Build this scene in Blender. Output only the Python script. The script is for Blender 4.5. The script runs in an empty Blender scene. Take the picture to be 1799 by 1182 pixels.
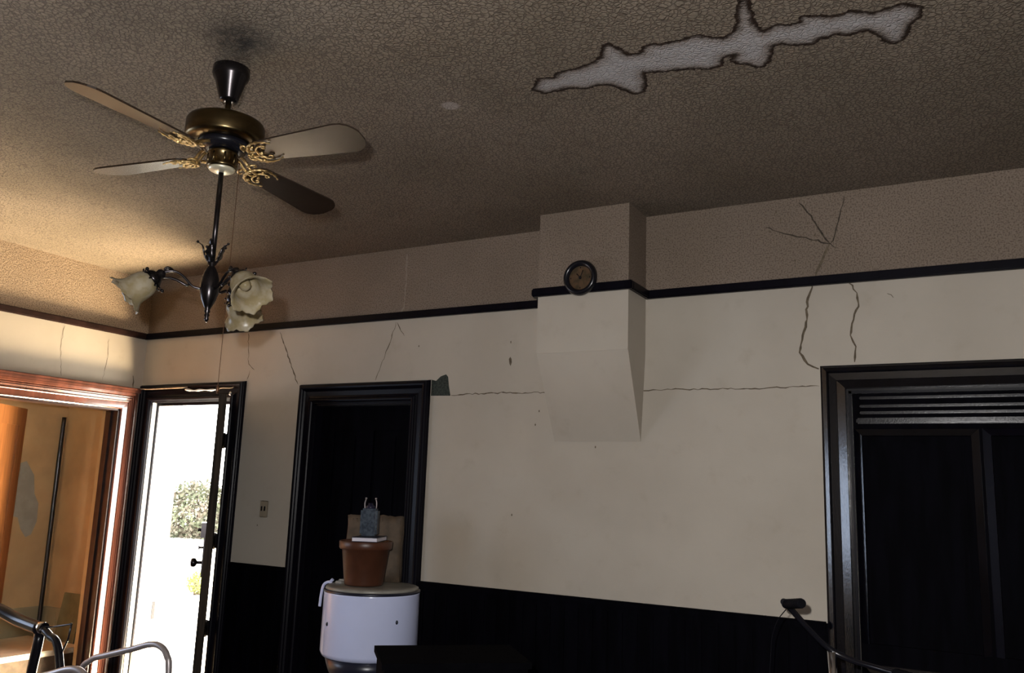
import bpy, bmesh, math, random
from mathutils import Vector, Matrix, noise
random.seed(7)
S = bpy.context.scene
COL = S.collection
PI = math.pi
H = 2.99

# ------------------------------------------------------------------ camera, world, sun, exposure
cam_d = bpy.data.cameras.new('camera'); cam = bpy.data.objects.new('camera', cam_d); COL.objects.link(cam)
yaw, pitch, roll = -0.5127, 0.1794, 0.0359
fw = Vector((math.sin(yaw)*math.cos(pitch), math.cos(yaw)*math.cos(pitch), math.sin(pitch)))
r0 = Vector((math.cos(yaw), -math.sin(yaw), 0)); u0 = r0.cross(fw)
rt = r0*math.cos(roll)+u0*math.sin(roll); up = -r0*math.sin(roll)+u0*math.cos(roll)
M = Matrix((rt, up, -fw)).transposed().to_4x4(); M.translation = Vector((5.1335, -3.8907, 1.6118))
cam.matrix_world = M
cam_d.sensor_width = 36; cam_d.lens = 1493.1/1799*36; cam_d.clip_start = 0.02; cam_d.clip_end = 300
S.camera = cam
S.view_settings.view_transform = 'Standard'; S.view_settings.look = 'None'
S.view_settings.gamma = 1; S.view_settings.use_curve_mapping = False
S.view_settings.exposure = 0.0

W = bpy.data.worlds.new('world'); S.world = W; W.use_nodes = True
bg = W.node_tree.nodes['Background']; bg.inputs[0].default_value = (1.0, 0.97, 0.92, 1); bg.inputs[1].default_value = 14.0

def lamp(kind, name, loc, energy, color=(1,1,1), target=None, direction=None, **kw):
    d = bpy.data.lights.new(name, kind); d.energy = energy; d.color = color
    for k, v in kw.items(): setattr(d, k, v)
    o = bpy.data.objects.new(name, d); COL.objects.link(o); o.location = loc
    if target is not None: direction = Vector(target)-Vector(loc)
    if direction is not None: o.rotation_euler = Vector(direction).to_track_quat('-Z', 'Y').to_euler()
    return o
lamp('SUN', 'sun', (0, 8, 10), 40, (1.0, 0.90, 0.74), direction=(0.12, -0.50, -1.0), angle=0.01)
# camera flash, just above and to the left of the lens
lamp('SPOT', 'camera_flash', tuple(Vector((5.1335, -3.8907, 1.6118)) - rt*0.10 + up*0.12 + fw*0.02), 262, (1.0, 0.98, 0.965), direction=fw*0.9+up*0.35+rt*0.22, spot_size=2.6, spot_blend=0.45, shadow_soft_size=0.02)
# daylight arriving through the windows (outside the glass)
lamp('AREA', 'daylight_side_window', (-0.22, -2.75, 1.55), 30, (0.62, 0.76, 1.0), direction=(1, 0, -0.05), shape='RECTANGLE', size=1.2, size_y=1.0)
# added lamp outside the open door, standing in for warm bounce off sunlit ground
lamp('AREA', 'doorstep_bounce_lamp', (0.62, 0.60, -0.06), 760, (1.0, 0.76, 0.45), direction=(-0.42, -0.48, 0.80), shape='RECTANGLE', size=0.9, size_y=0.7)
po = lamp('AREA', 'doorway_portal', (0.5175, 0.16, 1.06), 1, direction=(0, -1, 0), shape='RECTANGLE', size=0.8, size_y=2.13); po.data.cycles.is_portal = True
lamp('AREA', 'daylight_hall_window', (-1.2, -1.9, 1.55), 100, (1.0, 0.93, 0.82), direction=(1, 0.5, 0), shape='RECTANGLE', size=0.9, size_y=1.2)

# ------------------------------------------------------------------ materials
def new_mat(name):
    m = bpy.data.materials.new(name); m.use_nodes = True
    nt = m.node_tree; return m, nt, nt.nodes['Principled BSDF']
def nd(nt, t, **kw):
    n = nt.nodes.new(t)
    for k, v in kw.items():
        if k in n.inputs: n.inputs[k].default_value = v
        else: setattr(n, k, v)
    return n
def mixc(nt, fac, a, b, blend='MIX'):
    n = nt.nodes.new('ShaderNodeMix'); n.data_type = 'RGBA'; n.blend_type = blend
    for i, v in ((0, fac), (6, a), (7, b)):
        if hasattr(v, 'is_linked') or hasattr(v, 'links'): nt.links.new(v, n.inputs[i])
        elif i == 0: n.inputs[0].default_value = v
        else: n.inputs[i].default_value = (*v[:3], 1)
    return n.outputs[2]
def ramp(nt, src, p0, p1, v0=0.0, v1=1.0):
    n = nt.nodes.new('ShaderNodeMapRange'); n.interpolation_type = 'SMOOTHSTEP'
    nt.links.new(src, n.inputs[0]); n.inputs[1].default_value = p0; n.inputs[2].default_value = p1
    n.inputs[3].default_value = v0; n.inputs[4].default_value = v1
    return n.outputs[0]
def coords(nt, scale=(1,1,1)):
    tc = nd(nt, 'ShaderNodeTexCoord'); mp = nd(nt, 'ShaderNodeMapping'); mp.inputs['Scale'].default_value = scale
    nt.links.new(tc.outputs['Object'], mp.inputs[0]); return mp.outputs[0]
def noise_n(nt, vec, scale, detail=4, rough=0.55):
    n = nd(nt, 'ShaderNodeTexNoise', Scale=scale, Detail=detail, Roughness=rough); nt.links.new(vec, n.inputs['Vector']); return n.outputs['Fac']
def bump(nt, p, h, strength=0.3, dist=0.01):
    b = nd(nt, 'ShaderNodeBump', Strength=strength, Distance=dist); nt.links.new(h, b.inputs['Height'])
    nt.links.new(b.outputs[0], p.inputs['Normal']); return b
def simple(name, col, rough=0.5, metal=0.0, var=0.25, scale=12, bmp=0.0, bscale=60, stretch=(1,1,1), col2=None, spec=None, coat=0.0):
    m, nt, p = new_mat(name)
    v = coords(nt, stretch); n = noise_n(nt, v, scale)
    c2 = col2 if col2 else tuple(c*(1-var) for c in col)
    out = mixc(nt, ramp(nt, n, 0.35, 0.65), col, c2)
    nt.links.new(out, p.inputs['Base Color']); p.inputs['Roughness'].default_value = rough; p.inputs['Metallic'].default_value = metal
    if spec is not None: p.inputs['Specular IOR Level'].default_value = spec
    if coat: p.inputs['Coat Weight'].default_value = coat; p.inputs['Coat Roughness'].default_value = 0.15
    if bmp: bump(nt, p, noise_n(nt, v, bscale, 3), bmp, 0.004)
    return m
MAT = {}
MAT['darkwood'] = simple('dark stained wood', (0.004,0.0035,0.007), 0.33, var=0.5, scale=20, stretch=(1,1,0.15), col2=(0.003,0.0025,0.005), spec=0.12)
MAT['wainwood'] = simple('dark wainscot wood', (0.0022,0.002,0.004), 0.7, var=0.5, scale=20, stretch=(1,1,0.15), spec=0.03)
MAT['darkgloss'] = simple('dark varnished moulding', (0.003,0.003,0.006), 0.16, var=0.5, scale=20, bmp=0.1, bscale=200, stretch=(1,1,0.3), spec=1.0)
MAT['matt'] = simple('matt black wood', (0.003,0.003,0.004), 0.9, spec=0.02)
MAT['dimwall'] = simple('brown papered wall', (0.16,0.12,0.09), 0.8)
MAT['redwood'] = simple('red brown varnished wood', (0.15,0.052,0.034), 0.2, var=0.4, scale=14, stretch=(1,1,0.12), coat=1.0, spec=1.0)
MAT['redwood'].node_tree.nodes['Principled BSDF'].inputs['Coat Roughness'].default_value = 0.07
MAT['railwood'] = simple('dark brown rail wood', (0.030,0.014,0.012), 0.35, var=0.5, scale=14)
MAT['doororange'] = simple('orange brown door wood', (0.36,0.14,0.045), 0.35, var=0.3, scale=10, stretch=(6,6,0.4))
MAT['whitepaint'] = simple('white exterior paint', (0.8,0.8,0.8), 0.5, var=0.05)
MAT['leafwood'] = simple('weathered door wood', (0.045,0.032,0.022), 0.6, var=0.7, scale=14, stretch=(3,3,0.2), bmp=0.2, spec=0.1)
MAT['black'] = simple('black painted metal', (0.008,0.008,0.012), 0.25, var=0.2)
MAT['rubber'] = simple('black rubber grip', (0.006,0.006,0.009), 0.7, var=0.2, bmp=0.4, bscale=200, spec=0.08)
MAT['chrome'] = simple('chrome', (0.75,0.76,0.8), 0.12, 1.0, var=0.1)
MAT['alu'] = simple('dull aluminium tube', (0.42,0.38,0.38), 0.4, 0.6, var=0.15)
MAT['brass'] = simple('antique brass', (0.16,0.115,0.055), 0.28, 1.0, var=0.35, scale=8, stretch=(1,1,3))
MAT['bronze'] = simple('dark bronze', (0.045,0.04,0.042), 0.25, 0.9, var=0.3)
MAT['gold'] = simple('gilded cast brass', (0.80,0.56,0.25), 0.3, 1.0, var=0.4, scale=60, bmp=0.6, bscale=240)
MAT['enamel'] = simple('white enamel', (0.66,0.72,1.0), 0.18, var=0.04, scale=3)  # blue of the window daylight put into the enamel's own colour
MAT['lid'] = simple('cream enamel lid', (0.30,0.285,0.25), 0.3, var=0.2, scale=14)
MAT['darkgap'] = simple('black enamel edge', (0.012,0.014,0.03), 0.3, var=0.2)
MAT['pot'] = simple('terracotta plastic', (0.085,0.028,0.013), 0.4, var=0.25, scale=9)
MAT['paperwhite'] = simple('white paper edge', (0.75,0.72,0.80), 0.6, var=0.08, scale=200, stretch=(0.1,0.1,4))
MAT['navy'] = simple('dark blue cover', (0.012,0.012,0.035), 0.4)
MAT['kraft'] = simple('kraft paper', (0.105,0.072,0.045), 0.75, var=0.35, scale=16, bmp=0.5, bscale=30)
MAT['blueglass'] = simple('mottled blue grey tin', (0.012,0.022,0.040), 0.35, var=0.5, scale=60, col2=(0.055,0.075,0.10))
MAT['plate'] = simple('cream switch plate', (0.36,0.30,0.22), 0.4, var=0.1)
MAT['palewood'] = simple('pale thin wood', (0.45,0.33,0.24), 0.5, var=0.4, scale=30)
MAT['floor'] = simple('worn wooden floor', (0.06,0.035,0.022), 0.45, var=0.45, scale=3, stretch=(8,0.5,1), bmp=0.1)
MAT['ground'] = simple('sunlit pale paving', (0.62,0.60,0.55), 0.9, var=0.12, scale=0.5)
MAT['cream'] = simple('cream painted top', (0.62,0.56,0.44), 0.4, var=0.15, scale=5)
MAT['ochre'] = simple('ochre wall paint', (0.52,0.365,0.19), 0.8, var=0.22, scale=2.2, bmp=0.15)
MAT['greypatch'] = simple('bare grey plaster', (0.30,0.30,0.26), 0.9, var=0.15)
MAT['beadboard'] = simple('cream beadboard', (0.36,0.31,0.19), 0.6, var=0.15, scale=4)
MAT['greenboard'] = simple('green grey board', (0.17,0.16,0.08), 0.7, var=0.2)
MAT['stem'] = simple('green leaves', (0.062,0.080,0.045), 0.8, var=0.45, scale=3, col2=(0.085,0.070,0.055))
MAT['stemy'] = simple('yellow green leaves', (0.22,0.25,0.06), 0.7, var=0.3, scale=20)
MAT['bark'] = simple('bark', (0.10,0.07,0.05), 0.9)
MAT['crack'] = simple('cracked plaster', (0.155,0.12,0.08), 0.95, var=0.4, scale=50)
MAT['crackdark'] = simple('sooty cracked plaster', (0.075,0.058,0.040), 0.95, var=0.5, scale=50)
MAT['crackpale'] = simple('pale filled crack', (0.30,0.25,0.20), 0.95, var=0.2, scale=50)
MAT['torn'] = simple('dark green old paint', (0.045,0.055,0.045), 0.9, var=0.6, scale=90)
MAT['chain'] = simple('rust brown chain', (0.10,0.045,0.02), 0.4, 0.6)

def wall_material(nm, fa, fb_):
    m, nt, p = new_mat(nm)
    v = nd(nt, 'ShaderNodeNewGeometry').outputs['Position']; sep = nd(nt, 'ShaderNodeSeparateXYZ'); nt.links.new(v, sep.inputs[0])
    big = noise_n(nt, v, 1.3, 5); mid = noise_n(nt, v, 9, 5); fine = noise_n(nt, v, 150, 3)
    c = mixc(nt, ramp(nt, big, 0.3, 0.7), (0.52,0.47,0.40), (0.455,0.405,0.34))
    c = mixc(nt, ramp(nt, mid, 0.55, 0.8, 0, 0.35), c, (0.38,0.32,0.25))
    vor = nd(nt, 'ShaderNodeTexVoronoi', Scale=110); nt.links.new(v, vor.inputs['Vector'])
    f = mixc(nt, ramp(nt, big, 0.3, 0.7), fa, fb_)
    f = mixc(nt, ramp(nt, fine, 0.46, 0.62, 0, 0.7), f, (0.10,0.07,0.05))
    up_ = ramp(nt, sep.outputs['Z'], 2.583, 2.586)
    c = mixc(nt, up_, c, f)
    nt.links.new(c, p.inputs['Base Color']); p.inputs['Roughness'].default_value = 0.75; p.inputs['Specular IOR Level'].default_value = 0.25
    mm = nt.nodes.new('ShaderNodeMath'); mm.operation = 'MULTIPLY'; nt.links.new(vor.outputs['Distance'], mm.inputs[0]); nt.links.new(up_, mm.inputs[1])
    ad = nt.nodes.new('ShaderNodeMath'); ad.operation = 'MULTIPLY_ADD'; nt.links.new(fine, ad.inputs[0]); ad.inputs[1].default_value = 0.25; nt.links.new(mm.outputs[0], ad.inputs[2])
    bump(nt, p, ad.outputs[0], 0.35, 0.004)
    return m
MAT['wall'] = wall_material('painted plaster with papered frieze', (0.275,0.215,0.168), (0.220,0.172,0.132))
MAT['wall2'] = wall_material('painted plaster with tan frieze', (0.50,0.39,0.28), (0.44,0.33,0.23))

def ceiling_material():
    m, nt, p = new_mat('textured ceiling with water stain')
    v = coords(nt)
    warp = nd(nt, 'ShaderNodeTexNoise', Scale=30.0, Detail=2.0); nt.links.new(v, warp.inputs['Vector'])
    va = nt.nodes.new('ShaderNodeVectorMath'); va.operation = 'MULTIPLY_ADD'; nt.links.new(warp.outputs['Color'], va.inputs[0]); va.inputs[1].default_value = (0.02,0.02,0.02); nt.links.new(v, va.inputs[2])
    vor = nd(nt, 'ShaderNodeTexVoronoi', Scale=62.0); vor.feature = 'DISTANCE_TO_EDGE'; nt.links.new(va.outputs[0], vor.inputs['Vector'])
    vor2 = nd(nt, 'ShaderNodeTexVoronoi', Scale=118.0); vor2.feature = 'DISTANCE_TO_EDGE'; nt.links.new(va.outputs[0], vor2.inputs['Vector'])
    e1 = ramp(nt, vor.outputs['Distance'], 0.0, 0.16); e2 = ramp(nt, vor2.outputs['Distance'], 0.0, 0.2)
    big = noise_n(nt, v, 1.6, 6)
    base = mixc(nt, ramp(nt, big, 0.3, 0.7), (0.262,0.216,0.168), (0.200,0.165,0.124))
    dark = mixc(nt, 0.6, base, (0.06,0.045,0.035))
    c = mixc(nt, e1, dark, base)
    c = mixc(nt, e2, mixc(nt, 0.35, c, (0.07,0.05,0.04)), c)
    at = nd(nt, 'ShaderNodeAttribute', attribute_name='stain')
    wob = noise_n(nt, v, 45, 5, 0.7)
    k = nt.nodes.new('ShaderNodeMath'); k.operation = 'MULTIPLY_ADD'; nt.links.new(wob, k.inputs[0]); k.inputs[1].default_value = 0.036; k.inputs[2].default_value = -0.018
    s = nt.nodes.new('ShaderNodeMath'); s.operation = 'ADD'; nt.links.new(k.outputs[0], s.inputs[0]); nt.links.new(at.outputs['Fac'], s.inputs[1]); s = s.outputs[0]
    inner = mixc(nt, ramp(nt, s, 0.0, 0.060), (0.20,0.165,0.14), (0.36,0.345,0.345))
    inner = mixc(nt, ramp(nt, noise_n(nt, v, 12, 4), 0.4, 0.7, 0, 0.4), inner, (0.30,0.27,0.25))
    c = mixc(nt, ramp(nt, s, -0.001, 0.006), c, inner)
    wid = noise_n(nt, v, 9, 3)
    line_in = ramp(nt, s, -0.002, 0.001); line_out = ramp(nt, s, 0.005, 0.024, 1, 0)
    ml = nt.nodes.new('ShaderNodeMath'); ml.operation = 'MULTIPLY'; nt.links.new(line_in, ml.inputs[0]); nt.links.new(line_out, ml.inputs[1])
    c = mixc(nt, ml.outputs[0], c, (0.018,0.009,0.005))
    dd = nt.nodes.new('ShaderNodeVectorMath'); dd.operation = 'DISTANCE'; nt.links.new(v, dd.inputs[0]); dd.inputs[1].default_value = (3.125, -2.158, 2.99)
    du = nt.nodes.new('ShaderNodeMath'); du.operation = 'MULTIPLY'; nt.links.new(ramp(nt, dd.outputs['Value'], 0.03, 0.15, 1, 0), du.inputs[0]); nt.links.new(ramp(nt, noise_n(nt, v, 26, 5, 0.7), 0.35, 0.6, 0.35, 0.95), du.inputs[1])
    c = mixc(nt, du.outputs[0], c, (0.035,0.030,0.026))  # fan canopy's shadow painted into the ceiling colour, broken up by noise
    sp = nd(nt, 'ShaderNodeAttribute', attribute_name='spot')
    c = mixc(nt, sp.outputs['Fac'], c, (0.42,0.38,0.36))
    nt.links.new(c, p.inputs['Base Color']); p.inputs['Roughness'].default_value = 0.8; p.inputs['Specular IOR Level'].default_value = 0.2
    bump(nt, p, e1, 0.55, 0.006)
    return m
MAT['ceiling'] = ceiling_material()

def glass_shade_material():
    m, nt, p = new_mat('frosted amber glass')
    v = coords(nt)
    c = mixc(nt, ramp(nt, noise_n(nt, v, 30, 4), 0.35, 0.65), (0.46,0.40,0.29), (0.36,0.29,0.16))
    nt.links.new(c, p.inputs['Base Color']); p.inputs['Roughness'].default_value = 0.25
    p.inputs['Subsurface Weight'].default_value = 0.0
    tr = nd(nt, 'ShaderNodeBsdfTranslucent'); nt.links.new(c, tr.inputs[0])
    mx = nd(nt, 'ShaderNodeMixShader'); mx.inputs[0].default_value = 0.35
    nt.links.new(p.outputs[0], mx.inputs[1]); nt.links.new(tr.outputs[0], mx.inputs[2])
    tp = nd(nt, 'ShaderNodeBsdfTransparent'); mx2 = nd(nt, 'ShaderNodeMixShader'); mx2.inputs[0].default_value = 0.12
    nt.links.new(mx.outputs[0], mx2.inputs[1]); nt.links.new(tp.outputs[0], mx2.inputs[2])
    nt.links.new(mx2.outputs[0], nt.nodes['Material Output'].inputs[0])
    bump(nt, p, noise_n(nt, v, 90, 3), 0.3, 0.004)
    return m
MAT['shade'] = glass_shade_material()
def blade_material():
    m, nt, p = new_mat('dark walnut fan blade')
    v = coords(nt, (3, 40, 40)); n = noise_n(nt, v, 6, 5)
    c = mixc(nt, ramp(nt, n, 0.3, 0.7), (0.035,0.020,0.012), (0.012,0.007,0.005))
    nt.links.new(c, p.inputs['Base Color']); p.inputs['Roughness'].default_value = 0.26; p.inputs['Specular IOR Level'].default_value = 0.7
    return m
MAT['blade'] = blade_material()
def pane_material():
    m, nt, p = new_mat('window glass')
    p.inputs['Base Color'].default_value = (1,1,1,1); p.inputs['Roughness'].default_value = 0.02
    p.inputs['Transmission Weight'].default_value = 1.0; p.inputs['IOR'].default_value = 1.05
    return m
MAT['glass'] = pane_material()

# ------------------------------------------------------------------ mesh helpers
def box(bm, x0, x1, y0, y1, z0, z1, bev=0.0, mi=0):
    vs = [bm.verts.new((x, y, z)) for z in (z0, z1) for y in (y0, y1) for x in (x0, x1)]
    fs = [bm.faces.new([vs[i] for i in f]) for f in ((0,2,3,1),(4,5,7,6),(0,1,5,4),(2,6,7,3),(0,4,6,2),(1,3,7,5))]
    for f in fs: f.material_index = mi
    if bev:
        es = list({e for f in fs for e in f.edges})
        bmesh.ops.bevel(bm, geom=es, offset=bev, segments=2, affect='EDGES', clamp_overlap=True)
    return fs
def lathe(bm, prof, seg=32, mat=None, cap=True, rfun=None):
    mat = mat or Matrix.Identity(4)
    rings = []
    for i, (r, z) in enumerate(prof):
        ring = []
        for k in range(seg):
            a = 2*PI*k/seg; rr = rfun(i, a, r) if rfun else r
            zz = z
            if isinstance(rr, tuple): rr, dz = rr; zz += dz
            ring.append(bm.verts.new(mat @ Vector((rr*math.cos(a), rr*math.sin(a), zz))))
        rings.append(ring)
    for a, b in zip(rings, rings[1:]):
        for k in range(seg):
            f = bm.faces.new((a[k], a[(k+1)%seg], b[(k+1)%seg], b[k])); f.smooth = True
    if cap:
        bm.faces.new(list(reversed(rings[0]))); bm.faces.new(rings[-1])
def catmull(pts, n=6):
    pts = [Vector(p) for p in pts]; out = []
    P = [pts[0]*2-pts[1]] + pts + [pts[-1]*2-pts[-2]]
    for i in range(1, len(P)-2):
        for k in range(n):
            t = k/n; a, b, c, d = P[i-1:i+3]
            out.append(0.5*((2*b)+(-a+c)*t+(2*a-5*b+4*c-d)*t*t+(-a+3*b-3*c+d)*t**3))
    out.append(pts[-1]); return out
def tube(bm, pts, r, seg=10, cap=True):
    pts = [Vector(p) for p in pts]; n = len(pts)
    rad = r if callable(r) else (lambda t: r)
    rings = []; prev = None
    for i, p in enumerate(pts):
        d = (pts[min(i+1, n-1)]-pts[max(i-1, 0)]).normalized()
        if prev is None:
            a = Vector((0,0,1)) if abs(d.z) < 0.9 else Vector((1,0,0)); x = d.cross(a).normalized()
        else: x = (prev - d*prev.dot(d)).normalized()
        prev = x; y = d.cross(x); rr = rad(i/(n-1))
        rings.append([bm.verts.new(p + x*rr*math.cos(2*PI*k/seg) + y*rr*math.sin(2*PI*k/seg)) for k in range(seg)])
    for a, b in zip(rings, rings[1:]):
        for k in range(seg):
            f = bm.faces.new((a[k], a[(k+1)%seg], b[(k+1)%seg], b[k])); f.smooth = True
    if cap: bm.faces.new(list(reversed(rings[0]))); bm.faces.new(rings[-1])
def sphere(bm, c, r, seg=12, scale=(1,1,1)):
    res = bmesh.ops.create_uvsphere(bm, u_segments=seg, v_segments=max(6, seg//2+2), radius=r)
    for v in res['verts']:
        v.co = Vector((v.co.x*scale[0], v.co.y*scale[1], v.co.z*scale[2])) + Vector(c)
    for f in {f for v in res['verts'] for f in v.link_faces}: f.smooth = True
def obj(name, bm, mat, parent=None, recalc=True):
    if recalc: bmesh.ops.recalc_face_normals(bm, faces=bm.faces)
    me = bpy.data.meshes.new(name); bm.to_mesh(me); bm.free()
    for m_ in (mat if isinstance(mat, (list, tuple)) else [mat]): me.materials.append(MAT[m_])
    o = bpy.data.objects.new(name, me); COL.objects.link(o)
    if parent is not None: o.parent = parent
    return o
def B(): return bmesh.new()
def rebase(o, loc):
    """move the origin of a top-level mesh to loc"""
    o.data.transform(Matrix.Translation(-Vector(loc))); o.location = loc; return o
def thing(name, label, cat, loc=(0,0,0), group=None):
    o = bpy.data.objects.new(name, None); COL.objects.link(o); o.location = loc
    o['label'] = label; o['category'] = cat; o.empty_display_size = 0.1
    if group: o['group'] = group
    return o
def tag(o, label, cat, group=None):
    o['label'] = label; o['category'] = cat
    if group: o['group'] = group
    return o
def shift(o):
    """part meshes are built in world coordinates; bring them under their parent"""
    p = o.parent
    if p is not None:
        loc = Vector((0,0,0)); q = p
        while q is not None: loc += q.location; q = q.parent
        o.data.transform(Matrix.Translation(-loc))
    return o
def part(name, bm, mat, parent, recalc=True): return shift(obj(name, bm, mat, parent, recalc))
def struct(name, bm, mat, label=None, cat='structure'):
    o = obj(name, bm, mat); o['kind'] = 'structure'
    if label: o['label'] = label; o['category'] = cat
    return o
def sempty(name, label, cat):
    o = bpy.data.objects.new(name, None); COL.objects.link(o); o['kind'] = 'structure'; o['label'] = label; o['category'] = cat; return o

# ------------------------------------------------------------------ walls
T = 0.16
def wall_grid(bm, s0, s1, z0, z1, holes, fn, thick):
    """solid wall with rectangular holes; fn(s, depth, z) -> xyz"""
    ss = sorted({s0, s1} | {h[0] for h in holes} | {h[1] for h in holes})
    zs = sorted({z0, z1} | {h[2] for h in holes} | {h[3] for h in holes})
    ss = [s for s in ss if s0 <= s <= s1]; zs = [z for z in zs if z0 <= z <= z1]
    for a, b in zip(ss, ss[1:]):
        for c, d in zip(zs, zs[1:]):
            ms, mz = (a+b)/2, (c+d)/2
            if any(h[0] < ms < h[1] and h[2] < mz < h[3] for h in holes): continue
            vs = [bm.verts.new(fn(s, t, z)) for z in (c, d) for t in (0, thick) for s in (a, b)]
            for f in ((0,2,3,1),(4,5,7,6),(0,1,5,4),(2,6,7,3),(0,4,6,2),(1,3,7,5)): bm.faces.new([vs[i] for i in f])
    bmesh.ops.remove_doubles(bm, verts=bm.verts, dist=1e-5)
    # drop the inner shared faces
    seen = {}
    for f in list(bm.faces):
        k = tuple(sorted(v.index for v in f.verts))
    bm.verts.index_update()
    for f in bm.faces: seen.setdefault(frozenset(v.index for v in f.verts), []).append(f)
    bmesh.ops.delete(bm, geom=[f for l in seen.values() if len(l) > 1 for f in l], context='FACES_ONLY')
    bmesh.ops.recalc_face_normals(bm, faces=bm.faces)

def ribbon(bm, pts, w, mi, plane='back', jitter=0.004, taper=True):
    """irregular crack drawn as a hairline-raised strip of the wall mesh"""
    P = []
    for a, b in zip(pts, pts[1:]):
        n = max(2, int(math.dist(a, b)/0.018))
        for k in range(n):
            t = k/n; P.append((a[0]+(b[0]-a[0])*t + random.uniform(-jitter, jitter), a[1]+(b[1]-a[1])*t + random.uniform(-jitter, jitter)))
    P.append(pts[-1]); prev = None; n = len(P)
    for i, p in enumerate(P):
        q0, q1 = P[max(i-1, 0)], P[min(i+1, n-1)]; dx, dz = q1[0]-q0[0], q1[1]-q0[1]; L = math.hypot(dx, dz) or 1
        ww = w*random.uniform(0.45, 1.25)*(0.4 if taper and i in (0, n-1) else 1)
        nx, nz = -dz/L*ww/2, dx/L*ww/2
        fn = (lambda s, z: (s, -0.0008, z)) if plane == 'back' else (lambda s, z: (0.0008, s, z))
        cur = (bm.verts.new(fn(p[0]+nx, p[1]+nz)), bm.verts.new(fn(p[0]-nx, p[1]-nz)))
        if prev: f = bm.faces.new((prev[0], prev[1], cur[1], cur[0])); f.material_index = mi
        prev = cur
def patch(bm, pts, mi, y=-0.0008):
    f = bm.faces.new([bm.verts.new((p[0], y, p[1])) for p in pts]); f.material_index = mi

D1 = (0.13, 0.905, 0, 2.125); D2 = (1.60, 2.316, 0, 2.085); D3 = (4.62, 5.62, 0, 2.085)
bm = B()
wall_grid(bm, -0.14, 7.2, 0, H, [D1, D2, D3], lambda s, t, z: (s, t, z), T)
CR = {
'a': [(4.631, 2.97), (4.614, 2.887), (4.582, 2.785), (4.564, 2.752)],
'b': [(4.436, 2.965), (4.485, 2.891), (4.52, 2.819), (4.564, 2.752)],
'c': [(4.28, 2.862), (4.42, 2.804), (4.564, 2.752)],
'd': [(4.564, 2.752), (4.536, 2.697), (4.504, 2.621), (4.484, 2.57), (4.459, 2.494), (4.455, 2.416), (4.438, 2.339), (4.417, 2.262), (4.455, 2.214), (4.500, 2.187)],
'e': [(4.633, 2.583), (4.664, 2.516), (4.676, 2.472), (4.648, 2.402), (4.638, 2.327), (4.655, 2.276), (4.648, 2.211)],
'f': [(2.574, 2.112), (2.709, 2.119), (2.887, 2.12), (3.2, 2.114)], 'g': [(3.677, 2.115), (3.882, 2.113), (4.151, 2.108), (4.5, 2.111)],
'h': [(1.264, 2.543), (1.337, 2.408), (1.396, 2.298), (1.448, 2.208)], 'i': [(2.171, 2.553), (2.134, 2.437), (2.097, 2.339), (2.045, 2.214)],
'j': [(2.175, 2.549), (2.234, 2.465)], 'k': [(0.984, 2.556), (1.01, 2.35), (1.07, 2.31)], 'p': [(1.03, 2.31), (1.008, 2.247)],
'l': [(2.219, 2.958), (2.222, 2.803), (2.222, 2.634), (2.188, 2.592)], 'n': [(4.792, 2.505), (4.813, 2.484)], 'o': [(4.564, 2.752), (4.59, 2.728)]}
WD = dict(a=0.006, b=0.007, c=0.006, d=0.010, e=0.009, f=0.006, g=0.005, h=0.008, i=0.005, j=0.005, k=0.005, p=0.005, l=0.012, n=0.006, o=0.006)
for k, v in CR.items(): ribbon(bm, v, WD[k], 2 if k == 'l' else 4 if k in 'abco' else 1)
patch(bm, [(2.44, 2.205), (2.47, 2.198), (2.50, 2.222), (2.535, 2.232), (2.549, 2.217), (2.556, 2.17), (2.570, 2.1125), (2.44, 2.1152)], 3)
patch(bm, [(2.930, 2.300), (2.938, 2.312), (2.946, 2.300), (2.948, 2.280), (2.941, 2.262), (2.934, 2.275)], 1)
patch(bm, [(2.935, 2.395), (2.940, 2.400), (2.941, 2.386), (2.936, 2.384)], 1)
for (x, z) in ((4.50, 2.80), (4.47, 2.86), (4.39, 2.78), (4.35, 2.89), (3.80, 2.86), (3.85, 2.78), (3.93, 2.90), (4.05, 2.84), (3.438, 1.838), (3.10, 1.95), (3.12, 2.02), (1.21, 1.35), (2.98, 1.49), (4.30, 2.84), (4.33, 2.93), (2.34, 2.40), (4.41, 2.69)):
    patch(bm, [(x-0.004, z), (x, z+0.008), (x+0.004, z), (x, z-0.007)], 1)
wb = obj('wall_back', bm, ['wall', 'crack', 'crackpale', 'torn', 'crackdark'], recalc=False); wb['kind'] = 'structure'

# left wall: cased opening to the hall and a window nearer the camera
LO = (-1.10, -0.153, 0, 2.063); LW = (-3.35, -2.15, 0.95, 2.10)
bm = B()
wall_grid(bm, -6.2, 0.0, 0, H, [LO, LW], lambda s, t, z: (-t, s, z), 0.12)
ribbon(bm, [(-0.62, 2.55), (-0.63, 2.42), (-0.60, 2.23)], 0.003, 1, 'left')
ribbon(bm, [(-0.30, 2.52), (-0.29, 2.38), (-0.31, 2.24)], 0.003, 1, 'left')
ribbon(bm, [(-0.085, 2.30), (-0.075, 2.26), (-0.07, 2.215)], 0.010, 1, 'left')
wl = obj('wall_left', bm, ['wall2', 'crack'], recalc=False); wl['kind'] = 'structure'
bm = B(); wall_grid(bm, -6.2, 0.16, 0, H, [], lambda s, t, z: (7.2+t, s, z), 0.12); struct('wall_right', bm, 'dimwall')
bm = B(); wall_grid(bm, -0.12, 7.32, 0, H, [], lambda s, t, z: (s, -6.2-t, z), 0.12); struct('wall_front', bm, 'dimwall')
bm = B(); box(bm, -1.4, 7.4, -6.4, 0.16, -0.12, 0); struct('floor', bm, 'floor')

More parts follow.
